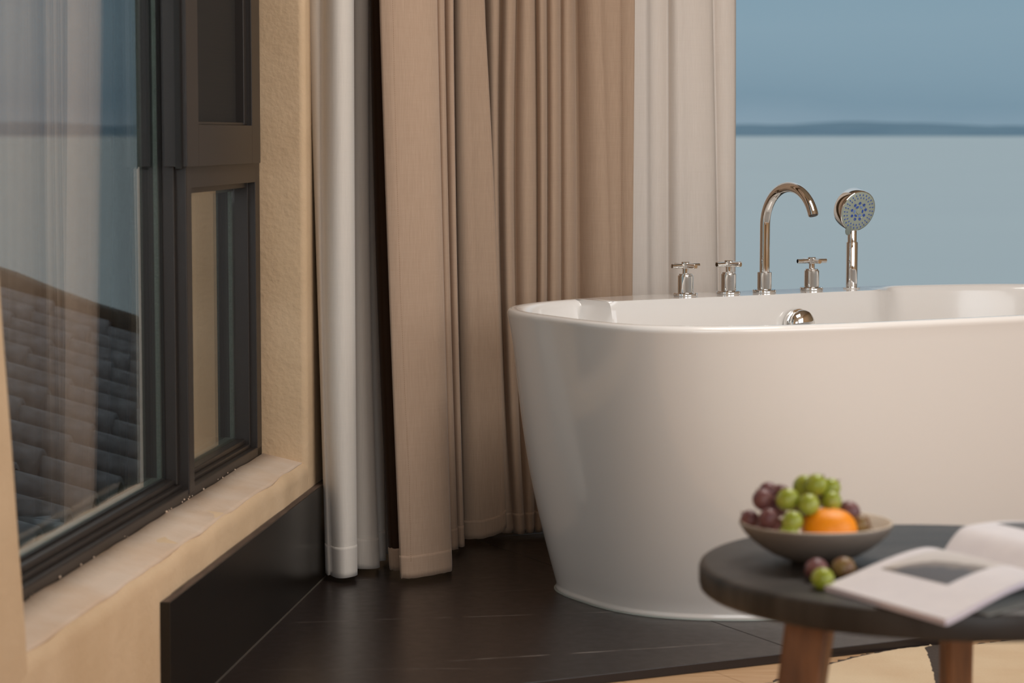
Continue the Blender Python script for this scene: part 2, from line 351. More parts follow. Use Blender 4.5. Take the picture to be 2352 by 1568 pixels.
# ================================================================== FLOORS
E0 = atZ(1480, 1537, 0); E1 = atZ(1913, 1488, 0); EV = (E1 - E0); EV.z = 0; EV.normalize(); EP = Vector((-EV.y, EV.x, 0))
J = atZ(1791, 1480, 0); J.z = 0
def ep(a, b): return J + EV*a + EP*b     # a along the platform edge from the joint, b inwards
e_off = (E0 - J).dot(EP)
plat = struct(empty('floor_platform', (0, 0, 0))); plat.name = 'floor_platform'; plat['label'] = 'raised floor of large black marble tiles under the bathtub'
def clipped_tile(a0, a1, b0, b1):
    poly = [ep(a0, b0), ep(a1, b0), ep(a1, b1), ep(a0, b1)]
    # clip against the left wall slab plane and the window wall
    for (q, nn) in ((L(0, .0178, 0), N), (Vector((-sin(WA)*5.2, cos(WA)*5.2, 0)), Vector((sin(WA), -cos(WA), 0)))):
        out = []
        for i in range(len(poly)):
            p, r = poly[i], poly[(i+1) % len(poly)]; dp, dr = (p-q).dot(nn), (r-q).dot(nn)
            if dp >= 0: out.append(p)
            if dp*dr < 0: out.append(p + (r-p)*(dp/(dp-dr)))
        poly = out
        if len(poly) < 3: return None
    return poly
WA = R(32.2)     # direction of tub and of the sea window wall
g = .0008
for a0 in (-2.4, -1.2, 0, 1.2, 2.4):
    for b0, b1 in ((e_off, e_off+1.42), (e_off+1.42, e_off+3.0)):
        poly = clipped_tile(a0+g, a0+1.2-g, b0+g, b1-g)
        if poly:
            bm = bmesh.new(); prism(bm, poly, -.017, 0); obj('floor_tile', bm, M_floor, plat, bevel=.0012)
bm = bmesh.new(); poly = clipped_tile(-2.4, 3.6, e_off+.004, e_off+3.0); prism(bm, poly, -.018, -.0045); obj('tile_bed', bm, M_caulk, plat)
# oak floor in front
fl = struct(empty('floor', (0, 0, -.018))); fl['label'] = 'light oak plank floor below the black platform'
pw = .19
for i in range(-16, 22):
    a0 = i*pw; l0 = -7.2 + (i*.37 % 1.1)
    while l0 < e_off - .001:
        l1 = min(l0+1.4, e_off - .0006 + .006)
        p = [ep(a0+.0006, l0), ep(a0+pw-.0006, l0), ep(a0+pw-.0006, l1-.001), ep(a0+.0006, l1-.001)]
        if max((q - P0).dot(N) for q in p) > 0 and all(-2.6 < q.y for q in p) and min(q.x for q in p) < 3.3:
            bm = bmesh.new(); prism(bm, [q - fl.location*0 for q in p], -.012, 0); obj('floor_plank', bm, M_oak, fl, bevel=.0005, seg=1)
        l0 += 1.4
bm = bmesh.new(); prism(bm, [(-1.6, -2.6), (4.5, -2.6), (4.5, 8.6), (-1.6, 8.6)], -.25, -.0125); obj('subfloor', bm, M_caulk, fl)

# ================================================================== WINDOW WALL (behind the curtains), CEILING, REST OF THE ROOM
WT = Vector((cos(WA), sin(WA), 0)); WP = Vector((-sin(WA), cos(WA), 0))
def Wd(s, w, z): return WT*s + WP*w + Vector((0, 0, z))
def wbox(bm, s0, s1, w0, w1, z0, z1, off=Vector()):
    hexa(bm, [q - off for q in (Wd(s0, w0, z0), Wd(s1, w0, z0), Wd(s1, w1, z0), Wd(s0, w1, z0), Wd(s0, w0, z1), Wd(s1, w0, z1), Wd(s1, w1, z1), Wd(s0, w1, z1))])
WW = 5.12; SW0, SW1 = 3.35, 6.3
bm = bmesh.new(); wbox(bm, 2.50, SW0, WW, WW+.25, -.3, 2.62); wbox(bm, SW0, SW1, WW, WW+.25, 2.45, 2.62); wbox(bm, SW1, 7.1, WW, WW+.25, -.3, 2.62); wbox(bm, SW0, SW1, WW, WW+.25, -.3, .0)
struct(obj('wall_far', bm, M_plaster))['label'] = 'cream wall around the big sea window, hidden behind curtains'
w2 = struct(empty('window_2', Wd((SW0+SW1)/2, WW+.1, 0))); w2['label'] = 'tall clear window looking out over the sea'
def w2p(name, boxes, m, bevel=.002):
    bm = bmesh.new()
    for b in boxes: wbox(bm, *b, off=w2.location)
    return obj(name, bm, m, w2, bevel=bevel)
w2p('window_frame', [(SW0, SW0+.06, WW+.06, WW+.13, 0, 2.45), (SW1-.06, SW1, WW+.06, WW+.13, 0, 2.45), (SW0, SW1, WW+.06, WW+.13, 0, .06), (SW0, SW1, WW+.06, WW+.13, 2.39, 2.45)], M_frame)
w2p('glass_pane', [(SW0+.06, SW1-.06, WW+.09, WW+.096, .06, 2.39)], M_clearglass, 0)
bm = bmesh.new(); prism(bm, [(-1.7, -2.7), (3.6, -2.7), (3.6, 8.8), (-.1, 6.15), (-.4, 6.0)], 2.6, 2.8); struct(obj('ceiling', bm, M_ceiling))['label'] = 'white ceiling'
bm = bmesh.new()
for (a, b, z0, z1) in ((-2.5, .5, -.3, 2.6), (3.3, 8.2, -.3, 2.6), (.5, 3.3, -.3, .5), (.5, 3.3, 2.45, 2.6)): hexa(bm, [(3.2, a, z0), (3.4, a, z0), (3.4, b, z0), (3.2, b, z0), (3.2, a, z1), (3.4, a, z1), (3.4, b, z1), (3.2, b, z1)])
struct(obj('wall_right', bm, M_plaster))['label'] = 'cream wall on the right, out of the photo'
bm = bmesh.new()
for (a, b, z0, z1) in ((-1.5, -.5, -.3, 2.6), (2.3, 3.4, -.3, 2.6), (-.5, 2.3, -.3, .5), (-.5, 2.3, 2.45, 2.6)): hexa(bm, [(a, -2.7, z0), (b, -2.7, z0), (b, -2.5, z0), (a, -2.5, z0), (a, -2.7, z1), (b, -2.7, z1), (b, -2.5, z1), (a, -2.5, z1)])
struct(obj('wall_rear', bm, M_plaster))['label'] = 'cream wall behind the photographer'

# ================================================================== OUTSIDE: sea, far shore, tiled roof
def sea_mat():
    m = mat('evening_sea_water', '#5d7f90', rough=.4, spec=.5); n = m.node_tree; b = n.nodes['Principled BSDF']
    t = n.nodes.new('ShaderNodeTexCoord'); w = n.nodes.new('ShaderNodeTexNoise'); w.inputs['Scale'].default_value = .6; w.inputs['Detail'].default_value = 6
    n.links.new(t.outputs['Object'], w.inputs['Vector']); bp = n.nodes.new('ShaderNodeBump'); bp.inputs['Distance'].default_value = .04
    n.links.new(w.outputs[0], bp.inputs['Height']); n.links.new(bp.outputs[0], b.inputs['Normal'])
    q = n.nodes.new('ShaderNodeTexNoise'); q.inputs['Scale'].default_value = .02; q.inputs['Detail'].default_value = 5; n.links.new(t.outputs['Object'], q.inputs['Vector'])
    mx = n.nodes.new('ShaderNodeMix'); mx.data_type = 'RGBA'; n.links.new(q.outputs[0], mx.inputs[0]); mx.inputs[6].default_value = srgb('#b8c2c3'); mx.inputs[7].default_value = srgb('#c0cac9'); n.links.new(mx.outputs[2], b.inputs['Base Color'])
    return m
bm = bmesh.new(); v = [bm.verts.new(p) for p in ((-30000, -2000, -9), (30000, -2000, -9), (30000, 40000, -9), (-30000, 40000, -9))]; bm.faces.new(v)
sea = tag(obj('sea', bm, sea_mat()), 'calm grey blue sea stretching to the horizon', 'sea', kind='stuff')
bm = bmesh.new(); n_ = 160; fr = []; bk = []
for i in range(n_+1):
    x = -5000 + 10000*i/n_; h = 12 + 30*max(0, noise.noise(Vector((i*.06, 5, 0))) + .35) + 7*noise.noise(Vector((i*.3, 1, 0)))
    fr.append((bm.verts.new((x, 7000, -9.5)), bm.verts.new((x, 7300, -9 + max(h, 5)*1.5)), bm.verts.new((x, 8200, -9 + max(h, 5)*2.0)), bm.verts.new((x, 9000, -9.5))))
for a, b in zip(fr, fr[1:]):
    for k in range(3): bm.faces.new((a[k], b[k], b[k+1], a[k+1]))
tag(obj('far_shore', bm, mat('hazy_far_hills', '#7892a2', rough=1, spec=0, vary='#819aa8', vscale=.004), smooth='all'), 'low dark hazy shore on the far side of the sea', 'shore')

rf = tag(empty('tiled_roof', (-1.2, 7.2, -.05)), 'neighbouring grey clay tiled roof seen through the left window pane', 'roof')
M_tile = mat('weathered_grey_clay_tile', '#8f9096', rough=.5, vary='#55565a', vscale=14, bump=.003, bscale=40)
M_pan = mat('shade_dark_pan_tile', '#1d1e1e', rough=.8, vary='#2a2b2a', vscale=12)  # pans coloured near black to paint the shade between the tile runs
M_ridge = mat('brown_mossy_mortar', '#54473a', rough=.9, vary='#33302b', vscale=10, bump=.01, bscale=20)
k8 = .8; RY1 = 9.3; RY0 = 4.3; ze = -.04; pitch = R(20); ea = .07
def roofp(Y, u, h=0):           # u metres up the slope from the eave
    X = -1.084 + ea*(Y-7.2) - u*cos(pitch); return Vector((X - h*sin(pitch)*-1*-1, Y, ze + u*sin(pitch) + h*cos(pitch)))
bm = bmesh.new(); hexa(bm, [roofp(RY0, 0, -.05), roofp(RY1, 0, -.05), roofp(RY1, 3.0, -.05), roofp(RY0, 3.0, -.05), roofp(RY0, 0, 0), roofp(RY1, 0, 0), roofp(RY1, 3.0, 0), roofp(RY0, 3.0, 0)])
bmesh.ops.transform(bm, matrix=Matrix.Translation(-rf.location), verts=bm.verts); obj('roof_deck', bm, M_ridge, rf)
def half_tile():
    bm = bmesh.new(); nseg = 8; out = []
    for (u, r) in ((0, .078), (.004, .082), (.26, .070)):
        out.append([bm.verts.new((-u*cos(pitch), r*cos(PI*i/nseg), u*sin(pitch) + r*.8*sin(PI*i/nseg) + (.012 if u < .1 else 0))) for i in range(nseg+1)])
    inn = [bm.verts.new((0, .064*cos(PI*i/nseg), .064*.8*sin(PI*i/nseg) + .010)) for i in range(nseg+1)]
    for a, b in zip([inn]+out, out):
        for i in range(nseg): bm.faces.new((a[i], a[i+1], b[i+1], b[i]))
    return bm
t0 = obj('roof_tile', half_tile(), M_tile, rf, smooth=50); first = True
for i in range(17):
    Y = RY1 - .12 - i*.285
    for j in range(13):
        if first: t = t0; first = False
        else: t = t0.copy(); COL.objects.link(t); t.parent = rf
        t.location = roofp(Y + random.uniform(-.008, .008), j*.225 - .05, .006) - rf.location; t.rotation_euler = (random.uniform(-.03, .03), 0, random.uniform(-.03, .03))
bm = bmesh.new()
for i in range(17):            # pan courses between the runs, dished, stepping down the slope
    Y = RY1 - .12 - .1425 - i*.285
    for j in range(13):
        u = j*.225 - .04; rr = []
        for (du, dh) in ((0, .022), (0, .008), (.25, .004)):
            rr.append([bm.verts.new(roofp(Y + .085*q, u+du, dh + .018*q*q) - rf.location) for q in (-1, -.5, 0, .5, 1)])
        for a, b in zip(rr, rr[1:]):
            for q in range(4): bm.faces.new((a[q], a[q+1], b[q+1], b[q]))
t = obj('pan_tile_course', bm, M_pan, rf, smooth=50); t['kind'] = 'stuff'
bm = bmesh.new(); pts = [roofp(RY1, -.04 + 3.1*i/20, .035 + .006*sin(i*2)) - rf.location for i in range(21)]; tube(bm, pts, .085, 12); obj('roof_verge', bm, M_ridge, rf, smooth=True, label='brown rounded mortar verge along the roof end')
bm = bmesh.new(); hexa(bm, [roofp(RY0+.2, .25, -.05)-rf.location+Vector((0,0,-9)), roofp(RY1-.2, .25, -.05)-rf.location+Vector((0,0,-9)), roofp(RY1-.2, 2.9, -.05)-rf.location+Vector((0,0,-9.9)), roofp(RY0+.2, 2.9, -.05)-rf.location+Vector((0,0,-9.9)), roofp(RY0+.2, .25, -.04)-rf.location, roofp(RY1-.2, .25, -.04)-rf.location, roofp(RY1-.2, 2.9, -.04)-rf.location, roofp(RY0+.2, 2.9, -.04)-rf.location])
obj('house_wall', bm, M_outplaster, rf)

# ================================================================== CURTAINS
def curtain(name, edges, m, zb=.012, hem=.06, hemm=None, parent=None, top=2.5, label=None, steps=9, thick=.0016):
    """edges: (px at floor, px at mid height, px at frame top, Y, bulge to next fold, zbottom offset). Folds bulge towards the room between edges."""
    lv = [0, .012, .025, hem-.002, hem+.004] + [.12 + i*.09 for i in range(14)] + [1.45, 1.8, 2.2, top]
    def ring(h):
        out = []
        for (a, b) in zip(edges, edges[1:]):
            for k in range(steps + (1 if b is edges[-1] else 0)):
                t = k/steps; zz = zb + (a[5]*(1-t) + b[5]*t) + noise.noise(Vector((a[0]*.05 + t*2, 3, 0)))*.002; z = zz + h*(1 - zz/top)
                hh = min(z/1.27, 1)
                def pxof(e):
                    q = hh*2; return e[0]*(q-1)*(q-2)/2 - e[1]*q*(q-2) + e[2]*q*(q-1)/2
                px = pxof(a)*(1-t) + pxof(b)*t
                bul = a[4]*(sin(PI*t)**.75 if a[4] > .008 else sin(PI*t)) * (1 + .15*noise.noise(Vector((a[0]*.03, z*1.3, 0))))
                Y = a[3]*(1-t) + b[3]*t - bul
                if a[4] > .008:   # lean the bulge over the crease to its right
                    px += (a[4]*60)*sin(PI*t)*t
                Y += .0025*noise.noise(Vector((px*.02, z*2.2, a[3]*3)))
                out.append((Xof(px, Y, z), Y, z))
        return out
    e0 = edges[0]; base = Vector((Xof(e0[0], e0[3], 0), e0[3], 0))
    root = parent or empty(name, base); base = root.location
    def sheet(nm, hs, mm, off, th):
        bm = bmesh.new(); prev = None
        for h in hs:
            r = [bm.verts.new(Vector(p) - base + Vector((0, -off, 0))) for p in ring(h)]
            if prev:
                for k in range(len(r)-1): bm.faces.new((prev[k], prev[k+1], r[k+1], r[k]))
            prev = r
        o = obj(nm, bm, mm, root, smooth='all'); s = o.modifiers.new('solid', 'SOLIDIFY'); s.thickness = th; s.offset = 0
        return o
    sheet('cloth', lv[1:] if hem else lv, m, 0, thick)
    if hem: sheet('hem', lv[:5], hemm or m, .0012, thick*1.6)
    return root
def stitches(root, pts, m, d=.0045):
    """row of small thread dashes through a list of points"""
    bm = bmesh.new()
    for a, b in zip(pts, pts[1:]):
        n = max(1, int((b-a).length/d))
        for k in range(n):
            p = a.lerp(b, (k+.2)/n); q = a.lerp(b, (k+.75)/n); rod(bm, p-root.location, q-root.location, .00045, 5, .0001)
    o = obj('stitching', bm, m, root); o['kind'] = 'stuff'; o['label'] = 'row of fine stitching'; return o

# edges: px bottom, px mid (y~650), px top (y~0), Y, bulge, dz
c1 = curtain('voile_curtain', [(749, 729, 707, 5.215, .006, 0), (760, 741, 738, 5.20, .038, 0), (820, 815, 812, 5.20, 0, 0), (813, 809, 806, 5.285, .016, 0), (872, 850, 846, 5.29, 0, 0), (866, 846, 842, 5.375, .008, 0), (886, 872, 854, 5.38, 0, 0), (882, 868, 852, 5.465, .006, 0), (897, 880, 858, 5.475, 0, 0)], M_white, hem=.063)
tag(c1, 'white curtain hanging against the plaster wall beside the window', 'curtain')
lin = curtain('tan_curtain', [(896, 866, 850, 5.27, .002, 0), (904, 878, 858, 5.26, .004, .0), (930, 905, 885, 5.25, 0, .0)], M_tanin, hem=.045, hemm=M_tan)
for ch in lin.children:
    if ch.name.startswith('cloth'): ch.name = 'dark_lining'; ch['label'] = 'dark brown lining turned outwards'
curtain('tan_curtain', [(921, 894, 871, 5.165, 0, 0), (924, 896, 873, 5.16, .002, 0), (948, 922, 903, 5.165, .006, 0), (1012, 1000, 977, 5.215, .003, 0), (1037, 1018, 1002, 5.25, 0, 0), (1038, 1019, 1003, 5.30, .0, 0), (1030, 1015, 1000, 5.53, .012, 0), (1052, 1033, 1020, 5.53, 0, 0), (1049, 1031, 1018, 5.575, .012, 0), (1067, 1050, 1041, 5.56, 0, 0)], M_tan, hem=.045, parent=lin)
tag(lin, 'tan curtain with one broad flat flap and dark brown lining showing at its left edge', 'curtain')
c3 = curtain('tan_curtain', [(1056, 1046, 1036, 5.72, .002, .0), (1068, 1052, 1043, 5.67, .010, .0), (1110, 1090, 1070, 5.665, .004, .002), (1150, 1134, 1105, 5.69, .003, .010), (1163, 1143, 1112, 5.70, 0, .022)], M_tan2, hem=.04)
tag(c3, 'second tan curtain flap whose lower right corner curls up, behind the broad one', 'curtain')
FE = [(1128, 1122, 1105, 5.80), (1179, 1150, 1149, 5.77), (1208, 1183, 1186, 5.775), (1227, 1234, 1230, 5.79), (1250, 1257, 1256, 5.81), (1290, 1289, 1288, 5.84)]
c4 = curtain('tan_curtain', [(a, b, c, y, .036, 0) for a, b, c, y in FE] + [(1327, 1326, 1322, 5.88, .022, 0), (1408, 1400, 1376, 5.85, .006, 0), (1440, 1426, 1424, 5.86, .004, 0), (1448, 1453, 1458, 5.86, 0, 0)], M_tan2, hem=.045)
tag(c4, 'taupe curtain gathered in deep narrow folds behind the left end of the tub', 'curtain')
c5 = curtain('voile_curtain', [(1436, 1440, 1440, 6.04, 0, 0), (1490, 1488, 1486, 6.05, .02, 0), (1536, 1535, 1535, 6.08, .010, 0), (1568, 1567, 1560, 6.06, .012, 0), (1648, 1644, 1634, 6.10, .003, 0), (1653, 1648, 1637, 6.16, .014, 0), (1688, 1689, 1690, 6.17, 0, 0)], M_sheer, hem=.063)
tag(c5, 'pale voile curtain hanging at the edge of the sea view behind the taps', 'curtain')
def cp(px, py, Y): return atY(px, py, Y)
stitches(lin, [cp(944-.0, 1290, 5.150), cp(940, 1100, 5.149), cp(930, 900, 5.149), cp(919, 650, 5.150), cp(910, 350, 5.150), cp(902, 0, 5.152)], M_thread)
stitches(c4, [cp(1424, 682, 5.845), cp(1427, 500, 5.845), cp(1431, 250, 5.845), cp(1426, 0, 5.845)], M_thread)
bm = bmesh.new()
tr = tag(empty('curtain_track', Wd(3.4, 4.93, 2.5)), 'white ceiling track the curtains hang from', 'curtain track')
for a, b in ((L(5.0, .1, 2.5), L(5.25, .1, 2.5)), (L(5.25, .1, 2.5), Wd(3.0, 4.93, 2.5)), (Wd(3.0, 4.93, 2.5), Wd(6.3, 4.93, 2.5))):
    d = (b-a).normalized()*.01; s = Vector((-d.y, d.x, 0)).normalized()*.05
    hexa(bm, [q - tr.location for q in (a-d-s, b+d-s, b+d+s, a-d+s, a-d-s+Vector((0,0,.1)), b+d-s+Vector((0,0,.1)), b+d+s+Vector((0,0,.1)), a-d+s+Vector((0,0,.1)))])
obj('track_rail', bm, M_ceiling, tr)

# ================================================================== BATHTUB
TC = Vector((.8195, 5.2995, 0)); TA = .5118; A_, B_, N_ = .8543, .455, 3.9; A2, B2, N2 = .754, .3887, 2.5
TT = Vector((cos(TA), sin(TA), 0)); TP = Vector((-sin(TA), cos(TA), 0))
tubo = tag(empty('bathtub', TC, TA), 'white freestanding oval acrylic bathtub on the black tiled platform', 'bathtub')
NT = 280
def smoothstep(a, b, x): t = max(0, min(1, (x-a)/(b-a))); return t*t*(3-2*t)
def se(a, b, n, th):
    c, s = cos(th), sin(th)
    if s > 0: q = smoothstep(2.5, 3.9, n); b *= .87 + .17*q; n = n*(1.4 - .63*q)    # rounder back that carries the deck
    return (math.copysign(abs(c)**(2/n), c)*a, math.copysign(abs(s)**(2/n), s)*b)
ths = []
for i in range(NT): ths.append(2*PI*i/NT)
def outer(f, z, grow=0):     # f: 0 base .. 1 rim
    a = A2 + (A_-A2)*f + grow; b = B2 + (B_-B2)*f + grow; n = N2 + (N_-N2)*f
    return [Vector((*se(a, b, n, t), z)) for t in ths]
def inner(inset, drop, z):   # inner rim line; the back is cut by a straight deck between the two creases
    out = []
    for t in ths:
        x, y = se(A_-inset, B_-inset, N_-.2*drop, t)
        lim = .325 + .03*x - drop*.06; k = smoothstep(.385, .215, x) if x > 0 else smoothstep(-.548, -.515, x)
        if y > lim: y = y*(1-k) + lim*k
        out.append(Vector((x, y, z)))
    return out
bm = bmesh.new()
prof = [(0, 0, 0), (0, .003, .0022), (0, .007, .0022), (.001, .010, .0004)] + [((z-.012)/.573, z, .006*sin(PI*(z-.012)/.573)) for z in [.014 + .571*i/24 for i in range(25)]]
rings = [outer(0, 0, -.02)] + [outer(f, z, g_) for f, z, g_ in prof]
rings += [outer(1, .590, .001), outer(1, .5955, -.0005), outer(1, .5988, -.0035), outer(1, .600, -.008)]
rings += [inner(.016, 0, .600), inner(.020, 0, .5992), inner(.024, 0, .5965), inner(.027, 0, .591), inner(.029, 0, .584)]
for q in range(1, 13):
    f = q/12; ins = .029 + .10*f**1.2; rings.append(inner(ins, f*.6, .584 - .40*f))
rings += [inner(.16, .8, .158), inner(.21, 1, .146)]
vr = [[bm.verts.new(p) for p in r] for r in rings]
for a, b in zip(vr, vr[1:]):
    for i in range(NT): bm.faces.new((a[i], a[(i+1) % NT], b[(i+1) % NT], b[i]))
bm.faces.new(vr[0][::-1]); bm.faces.new(vr[-1])
obj('tub_shell', bm, M_tub, tubo, smooth=50)
bm = bmesh.new(); r0 = [Vector((p.x, p.y, 0)) for p in outer(0, 0, .010)]; r1 = outer(0, .0015, .005); r2 = outer(0, .0025, .0022)
vr = [[bm.verts.new(p) for p in r] for r in (r1, r2)]; vb = [bm.verts.new(Vector((p.x, p.y, 0))) for p in r1]; vr = [vb] + vr
for a, b in zip(vr, vr[1:]):
    for i in range(NT): bm.faces.new((a[i], a[(i+1) % NT], b[(i+1) % NT], b[i]))
obj('sealant_bead', bm, mat('clear_sealant', '#9aa09c', rough=.3), tubo, smooth=True, label='thin clear sealant bead around the tub foot')
# overflow cover
def at_tub(s, w, z): return Vector((s, w, z))
iw = -.012
kn = Matrix.Translation(Vector((iw, .315, .531))) @ Matrix.Rotation(PI/2, 4, 'X')
bm = bmesh.new(); lathe(bm, [(.030, -.004), (.0345, 0), (.036, .004), (.0365, .010), (.035, .014), (.031, .0155), (.0, .0155)], 48, kn)
ov = obj('overflow_cover', bm, M_chrome, tubo, smooth=30, label='round chrome overflow cover on the inner back wall')
bm = bmesh.new(); lathe(bm, [(.030, .0150), (.0335, .018), (.034, .022), (.031, .028), (.022, .034), (.012, .037), (0, .038)], 48, kn @ Matrix.Translation((0.004, 0, 0)))
obj('overflow_dome', bm, M_chrome, ov, smooth='all')

# ------------------------------------------------------------------ deck fittings (parts joined by pipes below the deck, each lifts out on its own)
DZ = .6
def tubpt(s, w): return TC + TT*s + TP*w
ring_prof = [(0, 0), (.0265, 0), (.0278, .0012), (.0278, .0055), (.0266, .0068), (.019, .0072), (0, .0072)]
def tap(s, w, rot, label):
    p = tubpt(s, w); t = empty('tap', (p.x, p.y, DZ), rot)
    bm = bmesh.new(); lathe(bm, ring_prof); obj('flange', bm, M_chrome, t, smooth=30)
    bm = bmesh.new(); lathe(bm, [(0, .007), (.0172, .007), (.0178, .0078), (.0178, .0455), (.0170, .0468), (.0152, .0468), (.0152, .0495), (.0143, .0505), (0, .0505)]); obj('body', bm, M_chrome, t, smooth=30)
    bm = bmesh.new(); lathe(bm, [(0, .050), (.0068, .050), (.0068, .0620), (.0092, .0625), (.0096, .0635), (.0096, .0765), (.0088, .0775), (0, .0775)], 32); obj('stem', bm, M_chrome, t, smooth=30)
    for k in range(2):
        a = k*PI/2; d = Vector((cos(a), sin(a), 0)); z = Vector((0, 0, .0685))
        bm = bmesh.new(); rod(bm, -d*.0385 + z, d*.0385 + z, .0053, 24, .0006); obj('cross_bar', bm, M_chrome, t, smooth=30)
    return tag(t, label, 'tap', 'cross handled chrome taps on the bathtub deck')
tap(-.270, .385, R(33), 'chrome cross-handle tap nearest the tub end, farthest left of the row')
tap(-.144, .396, R(40), 'chrome cross-handle tap just left of the tall spout')
tap(.106, .414, R(22), 'chrome cross-handle tap between the tall spout and the hand shower')
p = tubpt(-.042, .397); spo = tag(empty('bath_spout', (p.x, p.y, DZ), R(32)), 'tall curved chrome gooseneck bath spout on the tub deck', 'faucet')
bm = bmesh.new(); lathe(bm, ring_prof); obj('flange', bm, M_chrome, spo, smooth=30)
bm = bmesh.new(); lathe(bm, [(0, .007), (.0163, .007), (.0168, .0078), (.0168, .0465), (.0160, .0475), (.0, .0475)]); obj('collar', bm, M_chrome, spo, smooth=30)
bm = bmesh.new(); RR = .0905; zc = .156; pts = [Vector((0, 0, .045)), Vector((0, 0, .08)), Vector((0, 0, .12))]
for i in range(37):
    a = R(180 - 162*i/36); pts.append(Vector((0, -RR - RR*cos(a), zc + RR*sin(a))))
rad = [.0118]*len(pts)
tube(bm, pts, rad, 32, cap=True); obj('gooseneck', bm, M_chrome, spo, smooth=30)
d = (pts[-1]-pts[-2]).normalized(); bm = bmesh.new(); q = pts[-1] + d*.0005; Mq = Matrix.Translation(q) @ d.to_track_quat('Z', 'Y').to_matrix().to_4x4()
lathe(bm, [(0, -.001), (.0098, -.001), (.0098, .0008), (0, .0008)], 32, Mq); obj('aerator', bm, mat('grey_aerator_mesh', '#4c4743', rough=.5, metal=.5), spo, smooth=30)
# hand shower
p = tubpt(.228, .420); sh = tag(empty('hand_shower', (p.x, p.y, DZ)), 'chrome hand shower with a round blue-dotted face standing in the tub deck', 'shower head')
bm = bmesh.new(); lathe(bm, [(0, 0), (.020, 0), (.0205, .001), (.0205, .002), (.015, .0028), (0, .0028)]); obj('deck_ring', bm, M_chrome, sh, smooth=30)
bm = bmesh.new(); lathe(bm, [(0, .002), (.0132, .002), (.0136, .004), (.0138, .108), (.0130, .1105), (.0108, .1108), (0, .1108)]); obj('grip', bm, M_chrome, sh, smooth=30)
hn = Vector((.47, -.83, -.28)).normalized()
hc = atY(1971, 485, p.y - .022) - sh.location     # face centre
back = hc - hn*.020
bm = bmesh.new(); tube(bm, [Vector((0, 0, .109)), Vector((0, 0, .125)), Vector((0, .0005, .138)), Vector((0, .001, .156))], [.0112, .0112, .0112, .0108], 32); obj('neck', bm, M_chrome, sh, smooth=30)
HM = Matrix.Translation(hc) @ hn.to_track_quat('Z', 'Y').to_matrix().to_4x4()
bm = bmesh.new(); lathe(bm, [(0, -.034), (.030, -.0335), (.0455, -.0325), (.0490, -.0305), (.0502, -.027), (.0505, -.003), (.0495, -.0008), (.0482, .0), (.0475, -.001), (0, -.001)], 72, HM); obj('head_body', bm, M_chrome, sh, smooth=30)
bm = bmesh.new(); lathe(bm, [(0, -.002), (.0477, -.002), (.0477, .0004), (.046, .0014), (.030, .0020), (.0205, .0020), (.0198, .0012), (.0062, .0012), (.0058, .0028), (0, .0032)], 72, HM); fc = obj('spray_face', bm, M_face, sh, smooth=30)
bm = bmesh.new()
for rr_, cnt, off in ((.0410, 26, 0), (.0335, 24, .1)):
    for k in range(cnt):
        a = 2*PI*(k+off)/cnt
        bmesh.ops.create_icosphere(bm, subdivisions=1, radius=.0017, matrix=HM @ Matrix.Translation((rr_*cos(a), rr_*sin(a), .0016)) @ Matrix.Rotation(a, 4, 'Z') @ Matrix.Diagonal((1.7, .9, 1, 1)))
t = obj('spray_nozzles', bm, M_nozzle, fc, smooth='all'); t['kind'] = 'stuff'; t['label'] = 'rings of small blue nozzles'
for k in range(9):
    a = 2*PI*k/9 + .2; bm = bmesh.new(); lathe(bm, [(0, 0), (.0036, 0), (.0036, .0012), (.0026, .0016), (.0018, .0008), (0, .0008)], 14, HM @ Matrix.Translation((.0205*cos(a), .0205*sin(a), .0012))); obj('jet_nozzle', bm, M_nozzle, fc, smooth=30)
for k in range(6):
    a = 2*PI*k/6; bm = bmesh.new(); lathe(bm, [(0, 0), (.0024, 0), (.0024, .0012), (.0013, .0014), (0, .0010)], 10, HM @ Matrix.Translation((.0118*cos(a), .0118*sin(a), .0010)) @ Matrix.Rotation(a, 4, 'Z') @ Matrix.Diagonal((1, 1.9, 1, 1))); obj('inner_nozzle', bm, M_nozzlering if k % 2 else M_nozzle, fc, smooth=30)
bm = bmesh.new(); lathe(bm, [(0, 0), (.0105, 0), (.0108, .002), (.006, .0038), (0, .004)], 24, HM @ Matrix.Translation((HM.inverted().to_3x3() @ (Vector((-.44, 0, -.90)) - hn*hn.dot(Vector((-.44, 0, -.90))))).normalized() * .0505) @ Matrix.Diagonal((.75, 1.15, 1, 1))); obj('spray_selector', bm, mat('grey_selector', '#7b8580', rough=.3), sh, smooth=30)

# ================================================================== COFFEE TABLE
TZ = .45; T0 = Vector((.530, 2.896, 0)); TR = .302
M_ttop = mat('black_stained_wood', '#1c1917', rough=.42, spec=.4, vary='#3a3633', vscale=3, vstretch=(1, 12, 1), bump=.0006, bscale=30, bstretch=(1, 14, 1))
M_leg = mat('warm_oiled_wood', '#8a5a34', rough=.5, vary='#5e3b20', vscale=16, vstretch=(3, 3, .35), bump=.0004, bscale=60, bstretch=(3, 3, .2))
tb = tag(empty('coffee_table', (T0.x, T0.y, -.018)), 'low round coffee table with a thick black top and splayed wooden legs', 'table')
o_ = tb.location
bm = bmesh.new(); lathe(bm, [(0, .4335), (.288, .4335), (.298, .4350), (.3012, .438), (.3025, .443), (.3028, .461), (.3012, .4652), (.2985, .4672), (.295, .468), (0, .468)], 96); tt = obj('tabletop', bm, M_ttop, tb, smooth=30)
